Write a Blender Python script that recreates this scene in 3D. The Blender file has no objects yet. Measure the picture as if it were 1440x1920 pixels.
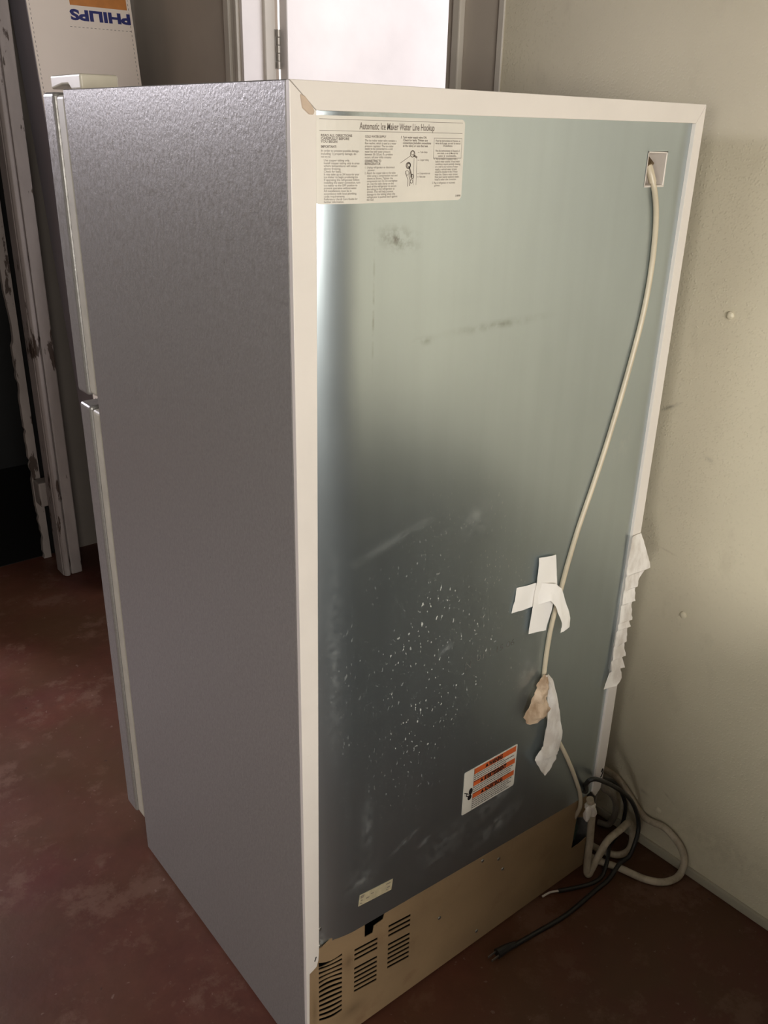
import bpy, bmesh, math, random
from mathutils import Vector, Matrix
random.seed(7)
SC = bpy.context.scene
COL = SC.collection

# ------------------------------------------------------------------ camera
cam = bpy.data.cameras.new('camera')
cam.sensor_fit = 'VERTICAL'
cam.sensor_height = 24.0
cam.lens = 1642.744 / 1920 * 24.0
cam.clip_start = 0.02
co = bpy.data.objects.new('camera', cam)
COL.objects.link(co)
RT = (0.78054184, -0.62471544, 0.02202416)
DN = (-0.23457122, -0.32537597, -0.91602774)
FW = (0.5794228, 0.70983174, -0.40050981)
co.matrix_world = Matrix(((RT[0], -DN[0], -FW[0], -0.54514),
                          (RT[1], -DN[1], -FW[1], -0.84324),
                          (RT[2], -DN[2], -FW[2], 1.480346),
                          (0, 0, 0, 1)))
SC.camera = co

# ------------------------------------------------------------------ world, lights, exposure
SC.view_settings.view_transform = 'Standard'
SC.view_settings.look = 'None'
SC.view_settings.gamma = 1.0
SC.view_settings.use_curve_mapping = False
SC.view_settings.exposure = 0.0
w = bpy.data.worlds.new('sky')
SC.world = w
w.use_nodes = True
bg = w.node_tree.nodes['Background']
bg.inputs[0].default_value = (0.97, 0.94, 0.97, 1)
bg.inputs[1].default_value = 2.05


def area(name, loc, target, sx, sy, power, color):
    l = bpy.data.lights.new(name, 'AREA')
    l.shape = 'RECTANGLE'
    l.size, l.size_y = sx, sy
    l.energy = power
    l.color = color
    o = bpy.data.objects.new(name, l)
    COL.objects.link(o)
    o.location = loc
    d = Vector(target) - Vector(loc)
    o.rotation_euler = d.to_track_quat('-Z', 'Y').to_euler()
    return o


# daylight through the window in the wall behind the photographer, and through the porch window
area('window_daylight', (-1.05, -2.95, 1.46), (-1.05, 0, 1.46), 1.5, 0.95, 77, (1.0, 0.955, 0.88))
side = area('side_window_daylight', (-2.27, -1.75, 1.3), (.9, -.95, 1.06), 0.9, 0.75, 5.3, (1.0, 0.96, 0.88))
side.data.spread = math.radians(40)
area('porch_daylight', (-1.45, 3.95, 2.2), (-1.45, 2.5, 1.55), 0.5, 0.42, 100, (0.93, 0.89, 1.0))

# ------------------------------------------------------------------ helpers


def link(name, me, m=None, parent=None):
    o = bpy.data.objects.new(name, me)
    COL.objects.link(o)
    if m is not None:
        me.materials.append(m)
    if parent is not None:
        o.parent = parent
    return o


def from_bm(name, bm, m, parent=None, smooth=False, bevel=0, segs=1, angle=0.6):
    bmesh.ops.remove_doubles(bm, verts=bm.verts, dist=1e-6)
    bmesh.ops.recalc_face_normals(bm, faces=bm.faces)
    if bevel:
        es = [e for e in bm.edges if len(e.link_faces) == 2 and e.calc_face_angle(0) > 0.5]
        bmesh.ops.bevel(bm, geom=es, offset=bevel, segments=segs, affect='EDGES', profile=0.5, clamp_overlap=True)
    me = bpy.data.meshes.new(name)
    bm.to_mesh(me)
    bm.free()
    if smooth:
        me.shade_smooth()
        if angle:
            try:
                me.set_sharp_from_angle(angle=angle)
            except Exception:
                pass
    return link(name, me, m, parent)


def box(bm, a, b):
    (x0, y0, z0), (x1, y1, z1) = a, b
    v = [bm.verts.new(p) for p in ((x0, y0, z0), (x1, y0, z0), (x1, y1, z0), (x0, y1, z0),
                                   (x0, y0, z1), (x1, y0, z1), (x1, y1, z1), (x0, y1, z1))]
    for f in ((0, 3, 2, 1), (4, 5, 6, 7), (0, 1, 5, 4), (1, 2, 6, 5), (2, 3, 7, 6), (3, 0, 4, 7)):
        bm.faces.new([v[i] for i in f])


def boxo(name, a, b, m, parent=None, bevel=0, segs=1):
    bm = bmesh.new()
    box(bm, a, b)
    return from_bm(name, bm, m, parent, bevel=bevel, segs=segs)


def prism(bm, pts, lo, hi, axis):
    """polygon pts extruded between lo and hi along axis ('x','y','z'); pts in the other two axes"""
    def P(p, t):
        return {'x': (t, p[0], p[1]), 'y': (p[0], t, p[1]), 'z': (p[0], p[1], t)}[axis]
    a = [bm.verts.new(P(p, lo)) for p in pts]
    b = [bm.verts.new(P(p, hi)) for p in pts]
    n = len(pts)
    bm.faces.new(a)
    bm.faces.new(b[::-1])
    for i in range(n):
        j = (i + 1) % n
        bm.faces.new((a[i], b[i], b[j], a[j]))


def prismo(name, pts, lo, hi, axis, m, parent=None, bevel=0, segs=1):
    bm = bmesh.new()
    prism(bm, pts, lo, hi, axis)
    return from_bm(name, bm, m, parent, bevel=bevel, segs=segs)


def smooth_path(pts, n=8):
    pts = [Vector(p) for p in pts]
    P = [pts[0] * 2 - pts[1]] + pts + [pts[-1] * 2 - pts[-2]]
    out = []
    for i in range(1, len(P) - 2):
        p0, p1, p2, p3 = P[i - 1], P[i], P[i + 1], P[i + 2]
        for k in range(n):
            t = k / n
            out.append(0.5 * ((2 * p1) + (p2 - p0) * t + (2 * p0 - 5 * p1 + 4 * p2 - p3) * t * t
                              + (3 * p1 - p0 - 3 * p2 + p3) * t ** 3))
    out.append(pts[-1])
    return out


def tube(bm, pts, r, sides=12, n=8, sm=True):
    path = smooth_path(pts, n) if sm else [Vector(p) for p in pts]
    rings = []
    nrm = None
    for i, p in enumerate(path):
        t = (path[min(i + 1, len(path) - 1)] - path[max(i - 1, 0)]).normalized()
        if nrm is None:
            nrm = t.orthogonal().normalized()
        nrm = (nrm - t * nrm.dot(t)).normalized()
        bn = t.cross(nrm)
        rr = r(i / (len(path) - 1)) if callable(r) else r
        rings.append([bm.verts.new(p + (nrm * math.cos(a) + bn * math.sin(a)) * rr)
                      for a in (2 * math.pi * k / sides for k in range(sides))])
    for a, b in zip(rings, rings[1:]):
        for k in range(sides):
            bm.faces.new((a[k], a[(k + 1) % sides], b[(k + 1) % sides], b[k]))
    bm.faces.new(rings[0][::-1])
    bm.faces.new(rings[-1])


def tubeo(name, pts, r, m, parent=None, sides=12, n=8):
    bm = bmesh.new()
    tube(bm, pts, r, sides, n)
    return from_bm(name, bm, m, parent, smooth=True, angle=0.9)


def loft(name, left, right, nu, nv, m, parent=None, crumple=0.0, seed=1, thick=0.0006, bulge=0.0, fold=0):
    """thin sheet between two 3D edge polylines, with crumpled relief along y and a real thickness"""
    rnd = random.Random(seed)
    def samp(pl, t):
        pl = [Vector(p) for p in pl]
        s = t * (len(pl) - 1)
        i = min(int(s), len(pl) - 2)
        return pl[i].lerp(pl[i + 1], s - i)
    ph = [rnd.uniform(0, 6.28) for _ in range(6)]
    bm = bmesh.new()
    F, Bk = [], []
    for i in range(nv + 1):
        v = i / nv
        a, b = samp(left, v), samp(right, v)
        rf, rb = [], []
        for j in range(nu + 1):
            u = j / nu
            p = a.lerp(b, u)
            c = crumple * (0.45 * math.sin(9 * v + 4 * u + ph[0]) + 0.35 * math.sin(21 * v - 7 * u + ph[1])
                           + 0.3 * math.sin(5 * u + 13 * v + ph[2]) + rnd.uniform(-.35, .35))
            c -= bulge * math.sin(math.pi * u)
            if fold:
                c += fold * abs(((v * 7 + u * 0.8) % 1) - 0.5)
            q = p + Vector((rnd.uniform(-.3, .3) * crumple, c, 0))
            rf.append(bm.verts.new(q))
            rb.append(bm.verts.new(q + Vector((0, thick, 0))))
        F.append(rf)
        Bk.append(rb)
    for i in range(nv):
        for j in range(nu):
            bm.faces.new((F[i][j], F[i][j + 1], F[i + 1][j + 1], F[i + 1][j]))
            bm.faces.new((Bk[i][j], Bk[i + 1][j], Bk[i + 1][j + 1], Bk[i][j + 1]))
    for i in range(nv):
        bm.faces.new((F[i][0], F[i + 1][0], Bk[i + 1][0], Bk[i][0]))
        bm.faces.new((F[i][nu], Bk[i][nu], Bk[i + 1][nu], F[i + 1][nu]))
    for j in range(nu):
        bm.faces.new((F[0][j], Bk[0][j], Bk[0][j + 1], F[0][j + 1]))
        bm.faces.new((F[nv][j], F[nv][j + 1], Bk[nv][j + 1], Bk[nv][j]))
    return from_bm(name, bm, m, parent, smooth=True, angle=0.5)


DG = None


def text_pieces(items):
    """flat lettering in the x,z plane facing -y; items: (string, x, z, size, bold, width or None, align)"""
    bm = bmesh.new()
    for s, x, z, size, bold, width, align in items:
        cu = bpy.data.curves.new('lettering', 'FONT')
        cu.body = s
        cu.size = size
        cu.resolution_u = 3
        cu.offset = bold * size
        cu.align_x = align
        o = bpy.data.objects.new('lettering', cu)
        COL.objects.link(o)
        bpy.context.view_layer.update()
        me = bpy.data.meshes.new_from_object(o.evaluated_get(bpy.context.evaluated_depsgraph_get()))
        xs = [v.co.x for v in me.vertices] or [0, 1]
        k = width / (max(xs) - min(xs)) if width else 1
        me.transform(Matrix(((k, 0, 0, x), (0, 0, 0, 0), (0, 1, 0, z), (0, 0, 0, 1))))
        bm.from_mesh(me)
        bpy.data.objects.remove(o)
        bpy.data.curves.remove(cu)
        bpy.data.meshes.remove(me)
    return bm


def thing(name, label, cat, loc=(0, 0, 0), group=None):
    o = bpy.data.objects.new(name, None)
    o.empty_display_size = 0.05
    COL.objects.link(o)
    o.location = loc
    return tag(o, label, cat, group)


def tag(o, label, cat=None, group=None):
    o['label'] = label
    if cat:
        o['category'] = cat
    if group:
        o['group'] = group
    return o


def struct(o, label=None):
    o['kind'] = 'structure'
    if label:
        o['label'] = label
    return o


# ------------------------------------------------------------------ materials
class MB:
    def __init__(s, name, color=(.5, .5, .5), rough=.5, metal=0.0, spec=0.5):
        s.m = bpy.data.materials.new(name)
        s.m.use_nodes = True
        s.nt = s.m.node_tree
        s.N = s.nt.nodes
        s.p = s.N['Principled BSDF']
        s.set('Base Color', (*color, 1))
        s.set('Roughness', rough)
        s.set('Metallic', metal)
        s.set('Specular IOR Level', spec)
        s.tc = s.N.new('ShaderNodeTexCoord').outputs['Object']
        s.col = None
        s.h = None

    def set(s, k, v):
        s.p.inputs[k].default_value = v

    def L(s, a, b):
        s.nt.links.new(a, b)

    def mapping(s, scale=(1, 1, 1), loc=(0, 0, 0), rot=(0, 0, 0), kind='POINT'):
        n = s.N.new('ShaderNodeMapping')
        n.vector_type = kind
        n.inputs['Scale'].default_value = scale
        n.inputs['Location'].default_value = loc
        n.inputs['Rotation'].default_value = rot
        s.L(s.tc, n.inputs['Vector'])
        return n.outputs[0]

    def noise(s, scale, detail=4, stretch=(1, 1, 1), rough=.55, off=(0, 0, 0)):
        n = s.N.new('ShaderNodeTexNoise')
        n.inputs['Scale'].default_value = scale
        n.inputs['Detail'].default_value = detail
        n.inputs['Roughness'].default_value = rough
        s.L(s.mapping(stretch, off), n.inputs['Vector'])
        return n.outputs['Fac']

    def ramp(s, fac, stops):
        n = s.N.new('ShaderNodeValToRGB')
        e = n.color_ramp.elements
        while len(e) < len(stops):
            e.new(0.5)
        for k, (pos, c) in enumerate(stops):
            e[k].position = pos
            e[k].color = (c, c, c, 1) if not hasattr(c, '__len__') else (*c, 1)
        s.L(fac, n.inputs[0])
        return n.outputs[0]

    def mark(s, c, half, rot=0.0, kind='QUADRATIC_SPHERE', thick=.2):
        """soft elliptical mark centred at c in the x,z plane (rot about y)"""
        n = s.N.new('ShaderNodeTexGradient')
        n.gradient_type = kind
        s.L(s.mapping((half[0], thick, half[1]), c, (0, rot, 0), 'TEXTURE'), n.inputs[0])
        return n.outputs['Fac']

    def math(s, op, a, b):
        n = s.N.new('ShaderNodeMath')
        n.operation = op
        for i, v in enumerate((a, b)):
            if isinstance(v, (int, float)):
                n.inputs[i].default_value = v
            else:
                s.L(v, n.inputs[i])
        return n.outputs[0]

    def base(s):
        if s.col is None:
            n = s.N.new('ShaderNodeRGB')
            n.outputs[0].default_value = s.p.inputs['Base Color'].default_value
            s.col = n.outputs[0]
        return s.col

    def mixc(s, fac, color):
        n = s.N.new('ShaderNodeMix')
        n.data_type = 'RGBA'
        if isinstance(fac, (int, float)):
            n.inputs[0].default_value = fac
        else:
            s.L(fac, n.inputs[0])
        s.L(s.base(), n.inputs[6])
        n.inputs[7].default_value = (*color, 1)
        s.col = n.outputs[2]
        return s

    def vary(s, fac, lo, hi):
        """multiply the colour by a grey between lo and hi following fac"""
        n = s.N.new('ShaderNodeMix')
        n.data_type = 'RGBA'
        n.blend_type = 'MULTIPLY'
        n.inputs[0].default_value = 1
        s.L(s.base(), n.inputs[6])
        s.L(s.ramp(fac, [(.3, lo), (.7, hi)]), n.inputs[7])
        s.col = n.outputs[2]
        return s

    def rough(s, fac, lo, hi):
        n = s.N.new('ShaderNodeMapRange')
        n.inputs[3].default_value = lo
        n.inputs[4].default_value = hi
        s.L(fac, n.inputs[0])
        s.L(n.outputs[0], s.p.inputs['Roughness'])
        return s

    def bump(s, fac, strength, dist):
        n = s.N.new('ShaderNodeBump')
        n.inputs['Strength'].default_value = strength
        n.inputs['Distance'].default_value = dist
        s.L(fac, n.inputs['Height'])
        if s.h is not None:
            s.L(s.h, n.inputs['Normal'])
        s.h = n.outputs[0]
        return s

    def done(s):
        if s.col is not None:
            s.L(s.col, s.p.inputs['Base Color'])
        if s.h is not None:
            s.L(s.h, s.p.inputs['Normal'])
        return s.m


def plain(name, color, rough=.5, metal=0, var=.12, scale=30, bump=.1, spec=.5):
    b = MB(name, color, rough, metal, spec)
    n = b.noise(scale, 4)
    b.vary(n, 1 - var, 1 + var * .5)
    if bump:
        b.bump(b.noise(scale * 6, 3), bump, .001)
    return b.done()


def m_wallpanel():
    b = MB('pebbled_panel', (.69, .628, .475), .42)
    v = b.N.new('ShaderNodeTexVoronoi')
    v.feature = 'SMOOTH_F1'
    v.inputs['Scale'].default_value = 215
    v.inputs['Smoothness'].default_value = .5
    b.L(b.tc, v.inputs['Vector'])
    h = b.math('MULTIPLY', b.ramp(v.outputs['Distance'], [(.1, 1.0), (.55, 0.0)]), b.ramp(b.noise(120, 2), [(.4, .2), (.6, 1.)]))
    b.bump(h, .5, .0011)
    b.vary(b.noise(2.5, 4), .93, 1.04)
    b.mixc(b.math('MULTIPLY', b.ramp(b.noise(9, 5, (1, 1.6, 1)), [(.6, 0.), (.78, 1.)]), .18), (.30, .25, .17))
    # scuffs and stains on the panel, then a broad darker patch near its foot
    def mk(c, half, rx, amt, colr, lo=.25):
        n = b.N.new('ShaderNodeTexGradient')
        n.gradient_type = 'QUADRATIC_SPHERE'
        b.L(b.mapping((.2, half[0], half[1]), c, (rx, 0, 0), 'TEXTURE'), n.inputs[0])
        f = b.math('MULTIPLY', b.math('MULTIPLY', n.outputs['Fac'], b.ramp(b.noise(60, 4), [(.35, .3), (.6, 1.)])), amt)
        b.mixc(f, colr)
    mk((.897, .066, 1.007), (.035, .007), -.55, .9, (.22, .19, .14))
    mk((.897, .03, .72), (.05, .004), .12, .45, (.3, .22, .14))
    mk((.897, -.03, .93), (.02, .01), .3, .5, (.3, .27, .2))
    mk((.899, -.02, .135), (.02, .012), .2, .5, (.16, .12, .07))
    mk((.899, -.08, .16), (.03, .005), .5, .5, (.2, .15, .1))
    mk((.9, -.2, .12), (.3, .12), 0, .35, (.30, .25, .16))
    return b.done()


def m_painted(name, color, rough=.55):
    b = MB(name, color, rough)
    b.vary(b.noise(4, 5), .9, 1.05)
    b.bump(b.noise(160, 3), .12, .001)
    return b.done()


def m_peel(name, color, amt, rot=.55):
    """old paint flaking off dark wood"""
    b = MB(name, color, .55)
    b.vary(b.noise(20, 5, (1, 1, .3)), .8, 1.06)
    n = b.math('ADD', b.noise(26, 6, (1, 1, .22), .65), b.math('MULTIPLY', b.noise(9, 4, (1, 1, .45)), .55))
    f = b.ramp(n, [(amt, 0.), (amt + .02, 1.)])
    b.mixc(f, (.055, .035, .026))
    b.bump(f, -.6, .002)
    b.bump(b.noise(90, 4, (1, 1, .2)), .2, .001)
    return b.done()


def m_floor():
    b = MB('red_painted_concrete', (.108, .037, .023), .52, spec=.3)
    big = b.noise(1.7, 5)
    b.vary(b.noise(3.1, 6), .72, 1.2)
    b.vary(b.noise(26, 8, rough=.7), .86, 1.12)
    b.mixc(b.math('MULTIPLY', b.ramp(big, [(.42, 0.), (.58, 1.)]), .8), (.085, .042, .020))
    b.mixc(b.math('MULTIPLY', b.ramp(b.noise(2.6, 4, off=(3, 1, 0)), [(.52, 0.), (.7, 1.)]), .5), (.115, .022, .026))
    worn = b.ramp(b.noise(4.2, 12, rough=.72, off=(.3, .8, 0)), [(.54, 0.), (.60, 1.)])
    b.mixc(b.math('MULTIPLY', worn, .6), (.165, .090, .062))
    b.mixc(b.math('MULTIPLY', b.ramp(b.noise(13, 9, rough=.7, off=(1, 4, 0)), [(.56, 0.), (.64, 1.)]), .35), (.16, .085, .055))
    fl = b.ramp(b.noise(60, 3), [(.68, 0.), (.72, 1.)])
    b.mixc(b.math('MULTIPLY', fl, .35), (.28, .2, .16))
    b.mixc(b.math('MULTIPLY', b.ramp(b.noise(38, 3, off=(5, 2, 0)), [(.72, 0.), (.75, 1.)]), .6), (.03, .015, .012))
    b.rough(b.noise(6, 5), .34, .6)
    b.bump(worn, -.25, .001)
    b.bump(b.noise(45, 5), .25, .002)
    return b.done()


def m_side():
    b = MB('silver_pebbled_enamel', (.30, .287, .270), .36, .27)
    t = b.noise(230, 3, (1, 1, .8))
    b.vary(t, .90, 1.07)
    b.bump(b.ramp(b.noise(210, 4, (1, 1, .75), .65), [(.3, 0.), (.7, 1.)]), .2, .0010)
    b.rough(b.noise(120, 4, (1, 1, .6), .7), .16, .56)
    return b.done()


def m_metal():
    b = MB('galvanised_sheet', (.50, .565, .59), .33, .92)
    st = b.noise(40, 4, (1, 1, .03))
    b.vary(st, .97, 1.01)
    b.vary(b.noise(3, 4, (1, 1, .5)), .90, 1.04)
    r = b.math('ADD', b.math('MULTIPLY', b.noise(55, 3, (1, 1, .05)), .2), b.math('MULTIPLY', b.noise(5, 5), .8))
    b.rough(r, .24, .38)
    b.bump(b.noise(3.2, 2, (1, 1, .55)), .06, .02)
    b.bump(b.noise(160, 3, (1, 1, .08)), .05, .0005)
    # scuffs: dark streak, smears of dust, flecks
    dust = (.62, .62, .58)
    def smear(c, half, rot, amt, col=dust, ns=70, st=(1, 1, 1)):
        f = b.math('MULTIPLY', b.mark(c, half, rot), b.ramp(b.noise(ns, 5, st), [(.38, 0.), (.65, 1.)]))
        b.mixc(b.math('MULTIPLY', f, amt), col)
        return f
    smear((.33, 0, 1.238), (.15, .011), -.02, .95, (.25, .26, .24), 30)
    smear((.20, 0, 1.232), (.03, .010), 0, .8, (.22, .23, .21), 50)
    smear((.152, 0, 1.36), (.05, .022), .2, 1., (.16, .15, .13), 120)
    smear((.115, 0, 1.28), (.003, .12), 0, .8, (.25, .25, .23), 60)
    smear((.075, 0, 1.46), (.05, .012), 0, .8, (.3, .29, .26), 60)
    smear((.05, 0, 1.492), (.05, .006), 0, 1., (.25, .23, .2), 120)
    smear((.1, 0, 1.495), (.09, .012), 0, .5, (.3, .29, .26), 80)
    flk = b.ramp(b.noise(200, 1.5, (1, 1, .6), off=(2, 0, 1)), [(.65, 0.), (.685, 1.)])
    zone = b.mark((.28, 0, .72), (.36, .46))
    fl = b.math('MULTIPLY', flk, b.math('MULTIPLY', b.ramp(zone, [(.05, 0.), (.5, 1.)]), b.ramp(b.noise(11, 3), [(.36, .1), (.56, 1.)])))
    b.mixc(b.math('MULTIPLY', fl, .9), (.8, .8, .74))
    s_all = fl
    for a in (((.315, 0, .955), (.055, .05), .3, .40), ((.20, 0, .39), (.045, .010), -.35, .9), ((.25, 0, .365), (.03, .010), -.3, .7),
              ((.42, 0, .37), (.09, .045), -.4, .5), ((.43, 0, .30), (.10, .035), -.3, .55), ((.30, 0, .33), (.12, .06), -.3, .3),
              ((.12, 0, .46), (.02, .12), 0, .35), ((.11, 0, .36), (.05, .05), -.5, .35), ((.47, 0, .62), (.03, .07), .1, .35),
              ((.27, 0, .74), (.03, .012), -.4, .5), ((.16, 0, .96), (.14, .014), -.25, .35), ((.655, 0, 1.0), (.04, .06), .4, .45),
              ((.036, 0, .266), (.014, .05), 0, .9), ((.06, 0, .8), (.02, .3), 0, .3)):
        f = smear(*a)
        s_all = b.math('MAXIMUM', s_all, b.math('MULTIPLY', f, a[3]))
    # dust is not metallic
    mt = b.math('SUBTRACT', .92, b.math('MULTIPLY', s_all, .6))
    b.L(mt, b.p.inputs['Metallic'])
    return b.done()


def m_cover():
    b = MB('brown_fibreboard', (.31, .208, .112), .7)
    b.vary(b.noise(6, 5), .82, 1.08)
    b.mixc(b.math('MULTIPLY', b.ramp(b.noise(14, 5), [(.58, 0.), (.72, 1.)]), .35), (.16, .075, .035))
    b.mixc(b.ramp(b.noise(38, 3), [(.71, 0.), (.75, .8)]), (.05, .03, .02))
    for c, h in (((.09, 0, .185), (.022, .05)), ((.1, 0, .06), (.05, .03)), ((.02, 0, .12), (.012, .1))):
        b.mixc(b.math('MULTIPLY', b.mark(c, h), .5), (.09, .055, .025))
    b.bump(b.noise(220, 4), .25, .0008)
    return b.done()


def m_enamel():
    b = MB('white_enamel', (.80, .745, .69), .33)
    b.vary(b.noise(7, 5), .95, 1.02)
    b.mixc(b.math('MULTIPLY', b.ramp(b.noise(36, 5), [(.70, 0.), (.76, 1.)]), .35), (.42, .33, .24))
    b.bump(b.noise(300, 2), .08, .0006)
    return b.done()


def m_tapepaper(name, col, stain=None, amt=.6):
    b = MB(name, col, .55)
    if stain:
        b.mixc(b.math('MULTIPLY', b.ramp(b.noise(38, 5, (1, 1, .5)), [(.42, 0.), (.62, 1.)]), amt), stain)
    b.bump(b.noise(120, 4), .15, .001)
    b.p.inputs['Subsurface Weight'].default_value = 0.0
    return b.done()


def m_card(name, color):
    b = MB(name, color, .5)
    b.vary(b.noise(3, 4), .95, 1.03)
    b.bump(b.noise(6, 3), .05, .01)
    return b.done()


M_PANEL = m_wallpanel()
M_PAINT = m_painted('beige_wall_paint', (.48, .42, .355))
M_CLOSETSHADE = m_painted('closet_shade_black', (.006, .0055, .0055))  # near black, the unlit closet's shade put into the colour
M_CEIL = m_painted('ceiling_paint', (.22, .20, .18), .8)
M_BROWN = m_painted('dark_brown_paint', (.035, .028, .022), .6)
M_ROOM = m_painted('brown_wall_paint', (.17, .15, .125), .7)
M_OUT = m_painted('outside_concrete', (.45, .44, .42), .9)
M_FLOOR = m_floor()
M_TRIM = m_painted('cream_trim_paint', (.60, .55, .48), .45)
M_JAMBP = m_peel('peeling_white_paint', (.33, .285, .268), .885)
M_POSTP = m_peel('heavily_peeling_paint', (.30, .255, .232), .87)
M_LEAF = m_painted('white_door_paint', (.86, .80, .78), .4)
M_HINGE = plain('old_hinge_steel', (.45, .42, .38), .45, .8)
M_DARK = plain('void_shade_black', (.01, .01, .01), .9, bump=0)  # black stands in for shade inside the frame slot and cabinet cavity
M_SIDE = m_side()
M_METAL = m_metal()
M_ENAMEL = m_enamel()
M_GASKET = plain('cream_gasket', (.55, .52, .42), .5, bump=.05)
M_HINGEC = plain('cream_plastic', (.70, .65, .53), .4, bump=.05, var=.05)
M_COVER = m_cover()
M_LABEL = plain('cream_sticker', (.74, .70, .62), .45, var=.04, bump=.03)
M_WLABEL = plain('white_sticker', (.66, .63, .56), .45, var=.05, bump=.03)
M_YLABEL = plain('yellowed_sticker', (.52, .45, .30), .5, var=.2, scale=90, bump=.03)
M_INK = plain('grey_ink', (.22, .185, .155), .6, bump=0)
M_BLACK = plain('black_ink', (.012, .01, .01), .5, bump=0)
M_FAINT = plain('faint_stamp_ink', (.12, .12, .11), .5, bump=0)
M_ORANGE = plain('orange_ink', (.62, .12, .03), .5, bump=0)
M_BORANGE = plain('box_orange_ink', (.62, .24, .06), .5, bump=0)
M_NAVY = plain('navy_ink', (.025, .03, .17), .5, bump=0)
M_CUP = plain('white_plastic', (.72, .66, .60), .35, var=.05, bump=.03)
M_BRASS = plain('dull_brass', (.20, .14, .08), .4, .8)
M_TUBE = MB('cloudy_plastic_tube', (.62, .54, .40), .3)
M_TUBE.vary(M_TUBE.noise(14, 3), .85, 1.08)
M_TUBE = M_TUBE.done()
M_TAPE = m_tapepaper('white_tape', (.92, .89, .85))
M_TAPED = m_tapepaper('grubby_tape', (.87, .83, .78), (.45, .38, .31), .5)
M_TAN = m_tapepaper('tan_old_tape', (.64, .49, .35), (.28, .17, .09), .75)
M_FOAM = plain('tan_foam', (.60, .47, .36), .8)
M_HOSE = m_tapepaper('cream_hose_rubber', (.52, .45, .34), (.22, .17, .11), .55)
M_HOSEG = m_tapepaper('grey_hose_rubber', (.24, .21, .17), (.15, .12, .09), .4)
M_CORD = plain('black_cord_rubber', (.018, .017, .016), .4, bump=.05)
M_SCREW = plain('screw_steel', (.35, .34, .31), .4, .9)
M_TEAL = plain('dark_teal_plastic', (.02, .05, .045), .4)
M_CARD = m_card('white_carton_board', (.92, .81, .72))
M_CARDSHADE = m_card('carton_shaded_side', (.40, .36, .39))  # same white board, its shaded side painted grey-purple
M_PERF = plain('perforation_shadow', (.25, .21, .19), .8, bump=0)
M_GLASS = MB('window_glass', (.9, .95, .95), .05)
M_GLASS.set('Transmission Weight', 1.0)
M_GLASS = M_GLASS.done()

# ------------------------------------------------------------------ room shell
ZC = 2.45


def xw(y):
    return 0.8987 - 0.0249 * y


def rwall(name, y0, y1, z0, z1, front, back, m, parent=None, bevel=0, segs=1):
    """slab that follows the slightly skewed right wall; front/back are offsets into +x"""
    pts = [(xw(y0) + front, y0), (xw(y1) + front, y1), (xw(y1) + back, y1), (xw(y0) + back, y0)]
    return prismo(name, pts, z0, z1, 'z', m, parent, bevel, segs)


YB = 2.195                                   # face of the back wall
struct(boxo('floor', (-2.3, -3.12, -.1), (1.02, 4.1, 0), M_FLOOR), 'worn red painted concrete floor with scuffs and pale worn patches')
struct(boxo('floor', (-.30, YB + .01, -.05), (.80, 3.2, .0015), M_CLOSETSHADE), 'closet floor coloured near black for the shade inside')  # extra slab over the red floor, coloured as closet shade
struct(boxo('ceiling', (-2.3, -3.12, ZC), (1.02, 4.1, ZC + .1), M_CEIL))
bm = bmesh.new()
def slab(y0, y1, z0, z1, f=0.0, b=.125):
    prism(bm, [(xw(y0) + f, y0), (xw(y1) + f, y1), (xw(y1) + b, y1), (xw(y0) + b, y0)], z0, z1, 'z')
slab(-3.0, .717, 0, ZC)
slab(1.56, 4.0, 0, ZC)
slab(.717, 1.56, 2.06, ZC)
wr = from_bm('wall_right', bm, M_PAINT)
struct(wr, 'right wall of pebbled olive panel and beige paint with a doorway')
pan = rwall('wall_panel', -2.98, .568, .02, 2.44, -.003, .001, M_PANEL, wr)
pan['label'] = 'pebbled olive beige plastic wall panel'
t1 = rwall('panel_strip', .562, .578, .02, 2.44, -.0065, .0, M_TRIM, wr, .0015)
# rivets of the panel
for i, (y, z) in enumerate(((-.022, 1.195), (-.0363, .5988), (-.061, .1129), (-.7, 1.195), (-.7, .5988))):
    bm = bmesh.new()
    bmesh.ops.create_uvsphere(bm, u_segments=14, v_segments=8, radius=.0075)
    bmesh.ops.scale(bm, vec=(.55, 1, 1), verts=bm.verts)
    bmesh.ops.translate(bm, vec=(xw(y) - .004, y, z), verts=bm.verts)
    from_bm('rivet', bm, M_PANEL, wr, smooth=True, angle=0)
struct(rwall('baseboard_right', -2.98, .66, 0, .023, -.009, .001, m_painted('olive_strip_paint', (.42, .38, .29)), None, .003, 2))
# back wall with the closet doorway (x -.3 .. .31) and the porch opening (x -1.25 .. -.36)
bm = bmesh.new()
box(bm, (.385, YB, 0), (.86, YB + .1, ZC))
box(bm, (-.36, YB, 0), (-.30, YB + .1, ZC))
box(bm, (-2.3, YB, 0), (-1.25, YB + .1, ZC))
box(bm, (-1.25, YB, 2.08), (.385, YB + .1, ZC))
struct(from_bm('wall_back', bm, m_painted('grubby_back_wall_paint', (.25, .215, .185))))
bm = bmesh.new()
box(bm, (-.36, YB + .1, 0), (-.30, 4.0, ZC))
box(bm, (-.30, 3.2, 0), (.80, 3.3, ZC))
struct(from_bm('wall_closet', bm, M_CLOSETSHADE))
bm = bmesh.new()
box(bm, (-2.3, 4.0, 0), (-1.7, 4.1, ZC))
box(bm, (-1.2, 4.0, 0), (1.0, 4.1, ZC))
box(bm, (-1.7, 4.0, 0), (-1.2, 4.1, 1.96))
box(bm, (-1.7, 4.0, 2.42), (-1.2, 4.1, ZC))
struct(from_bm('wall_porch', bm, M_PAINT))
bm = bmesh.new()
box(bm, (-2.42, -3.12, 0), (-2.3, -2.25, ZC))
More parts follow.
